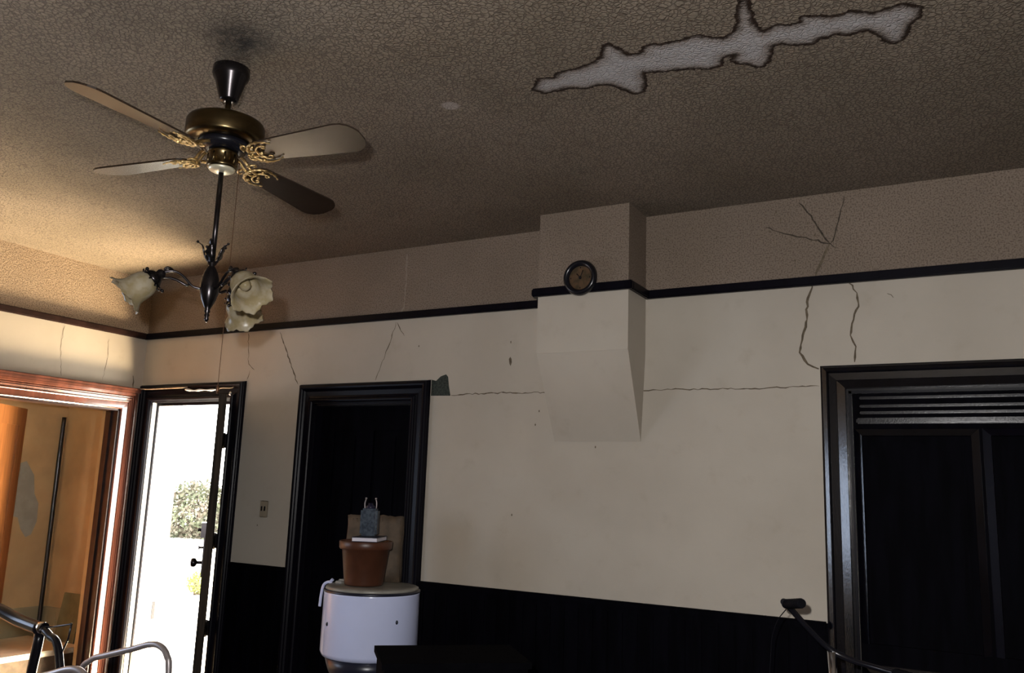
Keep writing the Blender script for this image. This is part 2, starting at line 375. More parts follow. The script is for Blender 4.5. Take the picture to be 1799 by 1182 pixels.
# ceiling with stain attribute
STAIN = [(3.806,-1.457),(3.835,-1.495),(3.866,-1.53),(3.894,-1.526),(3.922,-1.515),(3.939,-1.539),(3.98,-1.54),(4.026,-1.54),(4.07,-1.549),(4.109,-1.571),(4.131,-1.609),(4.151,-1.637),(4.176,-1.64),(4.187,-1.61),(4.197,-1.577),(4.206,-1.551),(4.234,-1.541),(4.261,-1.575),(4.292,-1.585),(4.313,-1.568),(4.34,-1.569),(4.393,-1.568),(4.43,-1.573),(4.458,-1.554),(4.478,-1.533),(4.5,-1.522),(4.526,-1.54),(4.543,-1.557),(4.559,-1.617),(4.589,-1.697),(4.622,-1.712),(4.613,-1.623),(4.606,-1.561),(4.618,-1.508),(4.642,-1.524),(4.667,-1.529),(4.694,-1.509),(4.719,-1.515),(4.729,-1.548),(4.81,-1.504),(4.864,-1.511),(4.918,-1.476),(4.992,-1.488),(5.045,-1.447),(5.034,-1.389),(5.011,-1.359),(5.0,-1.314),(4.99,-1.284),(4.969,-1.263),(4.949,-1.258),(4.925,-1.288),(4.916,-1.324),(4.904,-1.35),(4.884,-1.374),(4.869,-1.376),(4.829,-1.369),(4.801,-1.391),(4.779,-1.382),(4.76,-1.384),(4.736,-1.363),(4.716,-1.365),(4.669,-1.382),(4.649,-1.404),(4.624,-1.404),(4.613,-1.362),(4.595,-1.312),(4.567,-1.285),(4.545,-1.285),(4.519,-1.324),(4.488,-1.343),(4.477,-1.372),(4.497,-1.397),(4.471,-1.4),(4.453,-1.349),(4.424,-1.342),(4.396,-1.341),(4.365,-1.364),(4.314,-1.379),(4.26,-1.388),(4.209,-1.408),(4.191,-1.345),(4.16,-1.281),(4.128,-1.272),(4.109,-1.29),(4.096,-1.322),(4.068,-1.38),(4.031,-1.391),(3.986,-1.384),(3.936,-1.412),(3.872,-1.414),(3.838,-1.412),(3.828,-1.435)]
def sdist(x, y):
    d2 = 1e9; ins = False; n = len(STAIN)
    for i in range(n):
        ax, ay = STAIN[i]; bx, by = STAIN[(i+1) % n]; ex, ey = bx-ax, by-ay
        t = max(0, min(1, ((x-ax)*ex+(y-ay)*ey)/(ex*ex+ey*ey+1e-12))); dx, dy = x-ax-t*ex, y-ay-t*ey
        d2 = min(d2, dx*dx+dy*dy)
        if (ay > y) != (by > y) and x < (bx-ax)*(y-ay)/(by-ay)+ax: ins = not ins
    d = math.sqrt(d2); return d if ins else -d
def axis(lo, hi, f0, f1, step):
    n = int(round((f1-f0)/step)); return [lo + (f0-lo)*i/4 for i in range(4)] + [f0+(f1-f0)*i/n for i in range(n+1)] + [f1+(hi-f1)*(i+1)/4 for i in range(4)]
xs = axis(-0.14, 7.34, 3.42, 5.10, 0.007); ys = axis(-6.34, 0.16, -1.76, -1.22, 0.007)
nx = len(xs); verts = [(x, y, H) for y in ys for x in xs]
faces = [(j*nx+i, (j+1)*nx+i, (j+1)*nx+i+1, j*nx+i+1) for j in range(len(ys)-1) for i in range(nx-1)]
me = bpy.data.meshes.new('ceiling')
nb = len(verts); verts += [(-0.14,-6.34,H+0.1),(7.34,-6.34,H+0.1),(7.34,0.16,H+0.1),(-0.14,0.16,H+0.1)]; faces.append((nb, nb+1, nb+2, nb+3))
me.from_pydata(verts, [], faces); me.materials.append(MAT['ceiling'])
a1 = me.attributes.new('stain', 'FLOAT', 'POINT'); a2 = me.attributes.new('spot', 'FLOAT', 'POINT')
for i, (x, y, z) in enumerate(verts):
    near = 3.7 < x < 5.11 and -1.78 < y < -1.2
    a1.data[i].value = sdist(x, y) if near else -0.2
    d = math.hypot(x-3.481, y+1.476); a2.data[i].value = max(0.0, min(1.0, (0.036-d)/0.008))*0.55
co = bpy.data.objects.new('ceiling', me); COL.objects.link(co); co['kind'] = 'structure'

# ------------------------------------------------------------------ trims
bm = B()
def rail_box(bm, x0, x1, y0, y1):
    box(bm, x0, x1, y0, y1, 2.562, 2.604, 0.006)
rail_box(bm, 0.0, 3.216, -0.028, 0); rail_box(bm, 3.694, 7.2, -0.028, 0)
rail_box(bm, 3.19, 3.722, -0.261, -0.233); rail_box(bm, 3.694, 3.722, -0.24, -0.02); rail_box(bm, 3.19, 3.216, -0.24, -0.02)
struct('trim_1', bm, 'darkwood', 'dark wooden picture rail along the back wall, wrapping round the boxed flue', 'picture rail')
bm = B(); box(bm, 0, 0.028, -6.2, -0.026, 2.562, 2.604, 0.006); struct('trim_2', bm, 'railwood', 'dark wooden picture rail along the left wall', 'picture rail')
# wainscot on the back wall between the doors
def wainscot(name, x0, x1, lab):
    bm = B()
    box(bm, x0, x1, -0.018, 0, 0.0, 1.095)
    x = x0+0.03
    while x < x1-0.02:
        box(bm, x, x+0.006, -0.022, -0.016, 0.18, 1.07); x += 0.075
    box(bm, x0, x1, -0.034, 0, 1.09, 1.121, 0.006); box(bm, x0, x1, -0.030, 0, 0, 0.17, 0.006)
    struct(name, bm, 'wainwood', lab, 'wainscot')
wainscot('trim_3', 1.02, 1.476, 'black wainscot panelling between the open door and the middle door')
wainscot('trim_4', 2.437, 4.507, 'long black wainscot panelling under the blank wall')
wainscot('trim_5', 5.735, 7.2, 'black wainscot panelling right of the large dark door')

def casing(bm, a, b, top, prof, fn, head=None, z0=0.0):
    """mitred U-shaped door casing; prof = [(offset outward, projection)]"""
    rows = []
    wmax = max(o for o, h in prof); hs = (head/wmax) if head else 1
    for off, h in prof:
        rows.append([bm.verts.new(fn(a-off, z0, h)), bm.verts.new(fn(a-off, top+off*hs, h)), bm.verts.new(fn(b+off, top+off*hs, h)), bm.verts.new(fn(b+off, z0, h))])
    for r, q in zip(rows, rows[1:]):
        for i in range(3): bm.faces.new((r[i], r[i+1], q[i+1], q[i]))
def bead(off, r, h0, n=6):
    return [(off + r - r*math.cos(PI*k/n), h0 + r*math.sin(PI*k/n)) for k in range(n+1)]
PROF = [(0.0, -0.02), (0.0, 0.016)] + bead(0.004, 0.014, 0.016) + [(0.036, 0.014), (0.046, 0.010), (0.072, 0.012)] + bead(0.080, 0.017, 0.020) + [(0.116, 0.018), (0.120, 0.0)]
fb = lambda s, z, h: (s, -h, z)

def knob(bm, c, d, r=0.026):
    d = Vector(d).normalized(); m = d.to_track_quat('Z', 'Y').to_matrix().to_4x4(); m.translation = Vector(c)
    lathe(bm, [(0.024, 0), (0.024, 0.004), (0.009, 0.008), (0.008, 0.03), (r*0.8, 0.038), (r, 0.05), (r*0.8, 0.062), (0.004, 0.066)], 20, m)

# --- door_1: open outside door
d1 = sempty('door_1', 'open outside doorway at the left end of the back wall, bright daylight beyond', 'door')
bm = B(); casing(bm, D1[0], D1[1]-0.012, D1[3], [(o*0.98, h) for o, h in PROF], fb); part('casing', bm, 'darkwood', d1)
bm = B()
box(bm, D1[0]-0.02, D1[0]+0.004, 0.0, 0.16, 0, 2.125); part('jamb', bm, 'whitepaint', d1)['label'] = 'white painted left jamb'
bm = B(); box(bm, D1[0]+0.004, D1[0]+0.014, 0.035, 0.047, 0, 2.10); box(bm, D1[0], D1[1], 0.035, 0.047, 2.10, 2.125); part('door_stop', bm, 'darkwood', d1)
bm = B(); box(bm, D1[0]-0.06, D1[0]+0.006, 0.161, 0.25, 0, 2.16); box(bm, D1[0]-0.06, D1[1]+0.06, 0.161, 0.25, 2.13, 2.20); box(bm, D1[1]+0.0, D1[1]+0.06, 0.161, 0.25, 0, 2.16)
part('outer_frame', bm, 'whitepaint', d1)
bm = B(); box(bm, D1[0]+0.0062, D1[0]+0.010, 0.166, 0.190, 0.675, 0.79); part('strike_plate', bm, 'black', d1)['label'] = 'dark metal strike plate'
bm = B(); box(bm, D1[1]-0.004, D1[1]+0.02, 0.0, 0.16, 0, 2.125); box(bm, D1[0], D1[1], 0.0, 0.16, 2.12, 2.14); part('jamb', bm, 'darkwood', d1)
# leaf
th = math.radians(-42.6); ux, uy = math.cos(th), math.sin(th); nxn, nyn = uy, -ux   # normal towards +x side
P0 = Vector((0.872, -0.050, 0))
def LP(a, o, z): return (P0.x+ux*a+nxn*o, P0.y+uy*a+nyn*o, z)
def lbox(bm, a0, a1, o0, o1, z0, z1):
    vs = [bm.verts.new(LP(a, o, z)) for z in (z0, z1) for o in (o0, o1) for a in (a0, a1)]
    for f in ((0,2,3,1),(4,5,7,6),(0,1,5,4),(2,6,7,3),(0,4,6,2),(1,3,7,5)): bm.faces.new([vs[i] for i in f])
bm = B()
for a0, a1 in ((0, 0.11), (0.59, 0.70)): lbox(bm, a0, a1, -0.02, 0.02, 0.02, 2.09)
for z0, z1 in ((0.02, 0.24), (0.86, 1.02), (1.96, 2.09)): lbox(bm, 0.11, 0.59, -0.02, 0.02, z0, z1)
lbox(bm, 0.11, 0.59, -0.008, 0.008, 0.24, 1.96)
leaf = part('door_leaf', bm, 'leafwood', d1)
bm = B(); knob(bm, LP(0.645, 0.02, 1.165), (nxn, nyn, 0)); part('door_knob', bm, 'bronze', leaf)
bm = B(); lbox(bm, 0.615, 0.675, 0.02, 0.027, 1.09, 1.33); part('lock_plate', bm, 'bronze', leaf)
bm = B(); tube(bm, [LP(0.645, 0.02, 1.245), LP(0.645, 0.045, 1.245)], 0.006); lbox(bm, 0.63, 0.66, 0.045, 0.052, 1.235, 1.255); part('bolt', bm, 'bronze', leaf)
bm = B(); lbox(bm, 0.60, 0.695, 0.02, 0.045, 1.30, 1.38); tube(bm, [LP(0.65, 0.045, 1.34), LP(0.65, 0.062, 1.34)], 0.010); part('rim_latch', bm, 'bronze', leaf)
for z in (0.72, 1.24, 1.86):
    bm = B()
    vs = [(0.868, -0.036), (0.880, -0.036), (0.915, -0.014), (0.903, -0.006)]
    lo = [bm.verts.new((x, y, z-0.045)) for x, y in vs]; hi = [bm.verts.new((x, y, z+0.045)) for x, y in vs]
    bm.faces.new(lo); bm.faces.new(hi)
    for k in range(4): bm.faces.new((lo[k], lo[(k+1)%4], hi[(k+1)%4], hi[k]))
    tube(bm, [(0.886, -0.032, z-0.05), (0.886, -0.032, z+0.05)], 0.009); part('hinge', bm, 'bronze', d1)
bm = B(); m_ = Matrix.Translation((0.925, -0.045, 2.16)) @ Matrix.Rotation(PI/2, 4, 'X'); lathe(bm, [(0.013, 0), (0.013, 0.006), (0.006, 0.010)], 16, m_); part('screw_boss', bm, 'chrome', d1)

# --- door_2: dark closed door behind the washer
d2 = sempty('door_2', 'dark closed door in the middle of the back wall behind the washing machine', 'door')
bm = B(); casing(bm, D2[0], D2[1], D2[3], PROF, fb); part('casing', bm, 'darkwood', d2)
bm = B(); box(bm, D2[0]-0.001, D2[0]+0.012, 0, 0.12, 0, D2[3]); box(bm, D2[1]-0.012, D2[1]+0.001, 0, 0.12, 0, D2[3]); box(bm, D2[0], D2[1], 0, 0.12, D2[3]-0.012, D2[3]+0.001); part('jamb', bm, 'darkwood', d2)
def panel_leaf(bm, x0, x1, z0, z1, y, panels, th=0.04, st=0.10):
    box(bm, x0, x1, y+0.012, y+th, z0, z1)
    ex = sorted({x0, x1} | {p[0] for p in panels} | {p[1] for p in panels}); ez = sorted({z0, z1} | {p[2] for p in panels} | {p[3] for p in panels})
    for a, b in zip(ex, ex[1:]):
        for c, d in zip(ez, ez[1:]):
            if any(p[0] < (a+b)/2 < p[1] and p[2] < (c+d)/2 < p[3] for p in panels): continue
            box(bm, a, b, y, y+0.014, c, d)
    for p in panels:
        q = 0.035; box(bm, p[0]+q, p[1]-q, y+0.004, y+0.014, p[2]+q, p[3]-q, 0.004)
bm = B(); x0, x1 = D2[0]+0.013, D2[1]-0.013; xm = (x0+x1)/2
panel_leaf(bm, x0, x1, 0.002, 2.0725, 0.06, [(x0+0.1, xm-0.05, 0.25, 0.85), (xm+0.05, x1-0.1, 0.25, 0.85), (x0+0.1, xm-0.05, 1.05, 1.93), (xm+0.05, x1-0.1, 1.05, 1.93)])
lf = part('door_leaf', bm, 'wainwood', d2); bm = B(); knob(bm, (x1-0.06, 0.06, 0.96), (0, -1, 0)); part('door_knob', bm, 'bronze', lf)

# --- door_3: large dark door on the right
d3 = sempty('door_3', 'large black panelled door with glossy moulded frame at the right', 'door')
PR3 = [(0.0, -0.02), (0.0, 0.012), (0.009, 0.012), (0.011, 0.033), (0.046, 0.0155), (0.049, 0.008), (0.080, 0.007), (0.083, 0.020), (0.088, 0.022), (0.104, 0.014), (0.106, 0.012), (0.113, 0.011), (0.113, 0.0)]
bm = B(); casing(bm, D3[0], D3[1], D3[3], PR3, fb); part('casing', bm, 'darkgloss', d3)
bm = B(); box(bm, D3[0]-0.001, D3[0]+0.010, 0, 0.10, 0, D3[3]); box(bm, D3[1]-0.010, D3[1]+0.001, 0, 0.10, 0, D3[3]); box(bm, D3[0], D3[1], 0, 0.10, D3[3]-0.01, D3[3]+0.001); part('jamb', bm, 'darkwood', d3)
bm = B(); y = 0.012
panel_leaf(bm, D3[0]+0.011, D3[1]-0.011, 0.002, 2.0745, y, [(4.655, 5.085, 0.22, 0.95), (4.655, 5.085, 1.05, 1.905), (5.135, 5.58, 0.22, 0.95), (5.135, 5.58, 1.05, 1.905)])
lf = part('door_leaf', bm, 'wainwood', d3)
bm = B()
for z in (2.055, 2.02, 1.992):
    box(bm, 4.66, 5.60, y-0.010, y, z-0.006, z+0.006, 0.003); part('head_bead', bm, 'darkgloss', lf); bm = B()
for (a, b, c, d) in ((4.655, 5.085, 1.05, 1.905), (5.135, 5.58, 1.05, 1.905), (4.655, 5.085, 0.22, 0.95), (5.135, 5.58, 0.22, 0.95)):
    bm = B()
    casing(bm, a, b, d, [(-0.012, -0.006), (-0.010, 0.016), (0.018, 0.002), (0.020, 0.0)], lambda s, z, h: (s, y-h, z), z0=c)
    part('panel_moulding', bm, 'darkgloss' if a < 5 else 'darkwood', lf)
bm = B(); box(bm, 4.645, 5.60, y-0.014, y, 1.945, 1.970, 0.006); part('head_bead', bm, 'darkgloss', lf)
bm = B(); knob(bm, (5.55, y, 0.98), (0, -1, 0)); part('door_knob', bm, 'bronze', lf)

# --- door_4: cased opening in the left wall
d4 = sempty('door_4', 'wide cased opening with red brown moulded frame in the left wall', 'doorway')
PR4 = [(0.0, -0.02), (0.0, 0.014), (0.005, 0.019), (0.008, 0.016), (0.044, 0.017)] + bead(0.046, 0.005, 0.019, 4) + [(0.058, 0.020), (0.070, 0.026), (0.072, 0.020)] + bead(0.074, 0.006, 0.020, 4) + [(0.090, 0.034), (0.106, 0.036), (0.108, 0.0)]
fl = lambda s, z, h: (h, s, z)
bm = B(); casing(bm, LO[0], LO[1], LO[3], PR4, fl, head=0.116); part('casing', bm, 'redwood', d4)
bm = B(); box(bm, 0.0, 0.044, LO[0]-0.11, -0.032, 2.178, 2.196, 0.004); box(bm, 0.0, 0.052, LO[0]-0.12, -0.030, 2.196, 2.213, 0.005); part('cap_moulding', bm, 'redwood', d4)
bm = B(); box(bm, -0.125, 0.002, LO[1]-0.012, LO[1]+0.004, 0, LO[3]); box(bm, -0.125, 0.002, LO[0]-0.004, LO[0]+0.012, 0, LO[3]); box(bm, -0.125, 0.002, LO[0], LO[1], LO[3]-0.012, LO[3]+0.004)
box(bm, -0.075, -0.055, LO[1]-0.026, LO[1]-0.010, 0, LO[3]); part('jamb', bm, 'railwood', d4)
bm = B(); box(bm, -0.16, -0.126, LO[1]-0.012, LO[1]+0.08, 0, LO[3]+0.08); part('hall_side_casing', bm, 'beadboard', d4)
# the hall's own door leaf, standing open
a0 = Vector((-0.17, -1.08, 0)); vv = Vector((-0.6, 0.8, 0)).normalized(); wv = Vector((vv.y, -vv.x, 0))
d5 = sempty('door_5', 'orange brown door leaf standing open inside the left opening', 'door')
bm = B()
def obox(bm, org, v, w, a0_, a1_, o0, o1, z0, z1):
    vs = [bm.verts.new(org + v*a + w*o + Vector((0,0,z))) for z in (z0, z1) for o in (o0, o1) for a in (a0_, a1_)]
    for f in ((0,2,3,1),(4,5,7,6),(0,1,5,4),(2,6,7,3),(0,4,6,2),(1,3,7,5)): bm.faces.new([vs[i] for i in f])
obox(bm, a0, vv, wv, 0, 0.86, -0.014, 0.014, 0.02, 2.05)
for (p, q) in ((0, 0.10), (0.76, 0.86)): obox(bm, a0, vv, wv, p, q, -0.02, 0.02, 0.02, 2.05)
for (p, q) in ((0.02, 0.24), (0.9, 1.02), (1.93, 2.05)): obox(bm, a0, vv, wv, 0.1, 0.76, -0.02, 0.02, p, q)
part('door_leaf', bm, 'doororange', d5)

# hall beyond the left opening
HX, HY = -0.945, 0.10
bm = B(); wall_grid(bm, HX-0.1, -0.14, 0, 2.6, [], lambda s, t, z: (s, HY+t, z), 0.12)
struct('wall_hall_back', bm, 'ochre')
bm = B(); wall_grid(bm, -3.6, HY+0.12, 0, 2.6, [(-2.3, -1.5, 0.9, 2.1)], lambda s, t, z: (HX-t, s, z), 0.12)
pts = [(a_-0.15, b_) for a_, b_ in [(-0.12, 1.66), (-0.02, 1.70), (0.05, 1.60), (0.07, 1.47), (0.11, 1.40), (0.115, 1.27), (0.085, 1.18), (0.045, 1.16), (0.0, 1.22), (-0.03, 1.30), (-0.14, 1.33)]]
f = bm.faces.new([bm.verts.new((HX+0.001, p[0], p[1])) for p in pts]); f.material_index = 1
struct('wall_hall_left', bm, ['ochre', 'greypatch']).data.update()
bm = B(); box(bm, -1.37, -0.12, -3.7, -3.6, 0, 2.6); struct('wall_hall_front', bm, 'ochre')
bm = B(); box(bm, -1.2, -0.12, -3.7, 0.22, 2.6, 2.7); struct('ceiling_hall', bm, 'ochre')
bm = B()
box(bm, HX, HX+0.014, -3.6, HY-0.014, 0, 0.655); box(bm, HX, HX+0.022, -3.6, HY-0.014, 0.645, 0.672, 0.004)
box(bm, HX, -0.14, HY-0.014, HY, 0, 0.655); box(bm, HX, -0.14, HY-0.022, HY, 0.645, 0.672, 0.004)
for k in range(12): box(bm, HX+0.08+k*0.09, HX+0.084+k*0.09, HY-0.018, HY-0.012, 0.02, 0.645)
struct('trim_6', bm, 'beadboard', 'cream boarded dado low on the hall walls', 'dado')

# windows outside the picture
def window(name, a, b, z0, z1, fn, lab):
    w = sempty(name, lab, 'window')
    bm = B()
    def fbx(s0, s1, c, d, h0, h1):
        vs = [bm.verts.new(fn(s, z, h)) for z in (c, d) for h in (h0, h1) for s in (s0, s1)]
        for f in ((0,2,3,1),(4,5,7,6),(0,1,5,4),(2,6,7,3),(0,4,6,2),(1,3,7,5)): bm.faces.new([vs[i] for i in f])
    for s0, s1, c, d in ((a, a+0.05, z0, z1), (b-0.05, b, z0, z1), (a, b, z0, z0+0.05), (a, b, z1-0.05, z1), (a, b, (z0+z1)/2-0.02, (z0+z1)/2+0.02)): fbx(s0, s1, c, d, -0.08, -0.03)
    for s0, s1, c, d in ((a-0.1, a, z0-0.1, z1+0.1), (b, b+0.1, z0-0.1, z1+0.1), (a, b, z1, z1+0.1), (a, b, z0-0.1, z0)): fbx(s0, s1, c, d, 0, 0.02)
    part('window_frame', bm, 'darkwood', w)
window('window_1', LW[0], LW[1], LW[2], LW[3], fl, 'dark framed window in the left wall nearer the camera')
window('window_2', -2.3, -1.5, 0.9, 2.1, lambda s, z, h: (HX+h, s, z), 'dark framed window in the hall')

# ------------------------------------------------------------------ boxed flue on the back wall
bx = thing('flue_hood', 'plastered boxed flue tapering into the back wall, left of the large dark door', 'flue hood', (3.45, 0, 1.866))
bm = B()
x0, x1, x0b, x1b, dpt, zk, zb = 3.215, 3.694, 3.214, 3.675, 0.233, 2.284, 1.866
def V(*p): return bm.verts.new(p)
fA = [V(x0, -dpt, H), V(x1, -dpt, H), V(x1, -dpt, zk), V(x0, -dpt, zk)]
bk = [V(x0, -0.0005, H), V(x1, -0.0005, H), V(x1, -0.0005, zk), V(x0, -0.0005, zk)]
bt = [V(x0b, -0.003, zb), V(x1b, -0.003, zb)]
bm.faces.new(fA); bm.faces.new((fA[3], fA[2], bt[1], bt[0])); bm.faces.new((fA[1], bk[1], bk[2], fA[2])); bm.faces.new((fA[0], fA[3], bk[3], bk[0]))
bm.faces.new((fA[2], bk[2], bt[1])); bm.faces.new((fA[3], bt[0], bk[3]))
bmesh.ops.subdivide_edges(bm, edges=bm.edges, cuts=3, use_grid_fill=True)
part('plaster_box', bm, 'wall', bx)
bm = B(); box(bm, x0+0.002, x1-0.002, -dpt-0.0015, -dpt+0.002, zk-0.006, zk+0.004, 0.001); part('joint_strip', bm, 'wall', bx)

# wall clock on the flue
cl = thing('wall_clock', 'small round clock with dark rim and brown pictured dial, hung on the flue box', 'clock', (3.461, -0.262, 2.632))
m_ = Matrix.Translation((3.461, -0.262, 2.632)) @ Matrix.Rotation(PI/2, 4, 'X')
bm = B(); lathe(bm, [(0.085, 0), (0.088, 0.008), (0.084, 0.020), (0.076, 0.028), (0.068, 0.026), (0.062, 0.020), (0.058, 0.012), (0.058, 0.0)], 48, m_); part('rim', bm, 'black', cl)
bm = B()
pr_ = [(0.0785+0.002*math.cos(a*PI/4), 0.0235+0.002*math.sin(a*PI/4)) for a in range(9)]; lathe(bm, pr_, 48, m_, cap=False); part('polished_ring', bm, 'bronze', cl)
MAT['dial'] = simple('brown painted dial', (0.11,0.062,0.032), 0.4, var=0.5, scale=35, col2=(0.05,0.035,0.018))
bm = B(); lathe(bm, [(0.058, 0.001), (0.0578, 0.008)], 40, m_); part('dial', bm, 'dial', cl)
bm = B()
for k in range(12):
    if k % 3: continue
    a = k*PI/6; c = m_ @ Vector((0.050*math.cos(a), 0.050*math.sin(a), 0.0088)); box(bm, c.x-0.002, c.x+0.002, c.y-0.001, c.y+0.001, c.z-0.003, c.z+0.003); part('hour_mark', bm, 'black', cl); bm = B()
for a, L, w in ((2.3, 0.028, 0.005), (1.2, 0.040, 0.004)):
    bm = B(); c = Vector((3.461, -0.2715, 2.632)); d = Vector((math.cos(a), 0, math.sin(a)))
    tube(bm, [c-d*0.006, c+d*L], w/2, 6); part('hand', bm, 'black', cl)
bm = B(); lathe(bm, [(0.007, 0.006), (0.007, 0.012), (0.003, 0.014)], 12, m_); part('centre_cap', bm, 'black', cl)

# light switch
sw = thing('light_switch', 'cream switch plate with two dark toggles, low between the open door and dark door', 'light switch', (1.254, 0, 1.45))
bm = B(); box(bm, 1.222, 1.288, -0.006, -0.0005, 1.400, 1.498, 0.003); part('plate', bm, 'plate', sw)
for x in (1.243, 1.268):
    bm = B(); box(bm, x-0.004, x+0.004, -0.016, -0.006, 1.438, 1.466, 0.002); part('toggle', bm, 'bronze', sw)

# thin wooden rod over the open door
bm = B(); tube(bm, catmull([(0.012, -0.045, 2.212), (0.15, -0.046, 2.208), (0.52, -0.05, 2.210)], 4), 0.005, 8)
rd = thing('thin_rod', 'thin pale rod and twist of cord lying along the head of the open door', 'rod', (0.45, -0.045, 2.2))
part('rod', bm, 'palewood', rd)
bm = B(); tube(bm, catmull([(0.50, -0.045, 2.196), (0.58, -0.047, 2.187), (0.65, -0.046, 2.189), (0.74, -0.047, 2.186), (0.80, -0.047, 2.189)], 5), lambda t: 0.006+0.0025*math.sin(t*18), 8); part('wrapped_cord', bm, 'whitepaint', rd)
bm = B(); tube(bm, catmull([(0.79, -0.045, 2.185), (0.84, -0.046, 2.197), (0.92, -0.045, 2.194), (0.945, -0.046, 2.200)], 5), 0.004, 8); part('cord_end', bm, 'palewood', rd)

# ------------------------------------------------------------------ ceiling fan
FX, FY = 2.9642, -2.038
fan = thing('ceiling_fan', 'four bladed ceiling fan in antique brass with hanging three arm light', 'ceiling fan', (FX, FY, 2.62))
TF = Matrix.Translation((FX, FY, 0))
bm = B(); lathe(bm, [(0.052, H-0.001), (0.060, H-0.006), (0.061, H-0.030), (0.057, H-0.042), (0.050, H-0.052), (0.031, H-0.118), (0.027, H-0.124), (0.012, H-0.126)], 40, TF); part('canopy', bm, 'bronze', fan)
bm = B(); lathe(bm, [(0.010, 2.87), (0.010, 2.785)], 16, TF); part('downrod', bm, 'brass', fan)
bm = B(); lathe(bm, [(0.02, 2.802), (0.05, 2.799), (0.108, 2.793), (0.122, 2.786), (0.1265, 2.776), (0.1265, 2.728), (0.122, 2.720), (0.108, 2.716), (0.085, 2.715)], 64, TF); part('motor_housing', bm, 'brass', fan)
bm = B(); lathe(bm, [(0.084, 2.7155), (0.082, 2.700), (0.070, 2.690), (0.045, 2.687)], 48, TF)
part('flywheel', bm, 'black', fan)
bm = B(); lathe(bm, [(0.040, 2.688), (0.047, 2.684), (0.049, 2.676), (0.046, 2.672), (0.046, 2.640), (0.049, 2.636), (0.048, 2.630), (0.043, 2.626)], 40, TF)
for k in range(8):
    a = k*PI/4+0.2; c = (FX+0.046*math.cos(a), FY+0.046*math.sin(a)); tube(bm, [(c[0], c[1], 2.672), (c[0], c[1], 2.640)], 0.0035, 6)
part('switch_housing', bm, 'brass', fan)
bm = B(); lathe(bm, [(0.044, 2.6265), (0.040, 2.620), (0.028, 2.614), (0.010, 2.612)], 40, TF)
MAT['polished'] = simple('polished pale brass', (0.95,0.88,0.66), 0.35, 0.6, var=0.1)
part('bottom_cap', bm, 'polished', fan)
# blades with cast irons
ZB = 2.671
def blade_tree(ang):
    R = Matrix.Translation((FX, FY, ZB)) @ Matrix.Rotation(math.radians(-2), 4, 'X') @ Matrix.Rotation(ang, 4, 'Z') @ Matrix.Rotation(math.radians(-PITCH), 4, 'X')
    bm = B(); L0, L1 = 0.135, 0.545; w0, w1 = 0.046, 0.068
    out = []
    n = 10
    tip = [(L1-0.070, w1), (L1-0.045, w1-0.003), (L1-0.024, w1-0.014), (L1-0.010, w1-0.030), (L1-0.002, w1-0.048)]
    out = [(L0+0.022, -w0)] + [(x, -y_) for x, y_ in tip] + tip[::-1] + [(L0+0.022, w0), (L0+0.006, w0-0.012), (L0, w0-0.030), (L0, -w0+0.030), (L0+0.006, -w0+0.012)]
    lo = [bm.verts.new(R @ Vector((x, y_, -0.003))) for x, y_ in out]; hi = [bm.verts.new(R @ Vector((x, y_, 0.003))) for x, y_ in out]
    bm.faces.new(lo[::-1]); bm.faces.new(hi)
    for k in range(len(out)): bm.faces.new((lo[k], lo[(k+1)%len(out)], hi[(k+1)%len(out)], hi[k]))
    b = part('blade', bm, 'blade', fan)
    # scrolled bracket below the blade root
    bm = B(); z = -0.009
    arm = [Vector((0.060, 0, 0.028)), Vector((0.085, 0, 0.020)), Vector((0.105, 0, 0.004)), Vector((0.125, 0, z)), Vector((0.150, 0, z))]
    for s in (-1, 1):
        tube(bm, [R @ (p + Vector((0, s*0.010, 0))) for p in catmull(arm, 4)], lambda t: 0.0055-0.001*t, 8)
        cres = [(0.118, 0.0), (0.124, 0.022*s), (0.140, 0.040*s), (0.165, 0.048*s), (0.195, 0.046*s), (0.222, 0.036*s)]
        tube(bm, [R @ Vector((x, y_, z)) for x, y_ in [tuple(v)[:2] for v in catmull([(a_, b_, 0) for a_, b_ in cres], 5)]], lambda t: 0.0075*(1-0.75*t)+0.0012*math.sin(t*40), 8)
        inn = [(0.150, 0.0), (0.152, 0.016*s), (0.165, 0.028*s), (0.182, 0.031*s), (0.192, 0.024*s), (0.184, 0.017*s), (0.176, 0.022*s)]
        tube(bm, [R @ Vector((x, y_, z)) for x, y_ in [tuple(v)[:2] for v in catmull([(a_, b_, 0) for a_, b_ in inn], 5)]], lambda t: 0.005-0.003*t, 6)
        cl_ = [(0.100, 0.012*s), (0.098, 0.028*s), (0.108, 0.038*s), (0.118, 0.034*s), (0.114, 0.026*s)]
        tube(bm, [R @ Vector((x, y_, z+0.006)) for x, y_ in [tuple(v)[:2] for v in catmull([(a_, b_, 0) for a_, b_ in cl_], 5)]], lambda t: 0.0045-0.0025*t, 6)
    for (x, y_) in ((0.165, 0.0), (0.150, 0.034), (0.150, -0.034)):
        m2 = R @ Matrix.Translation((x, y_, z-0.003)); lathe(bm, [(0.002, -0.006), (0.006, -0.004), (0.006, 0.006)], 10, m2)
    part('blade_bracket', bm, 'gold', b)
PITCH = 13
for k in (-91.5, 6, 92, 187): blade_tree(math.radians(k))
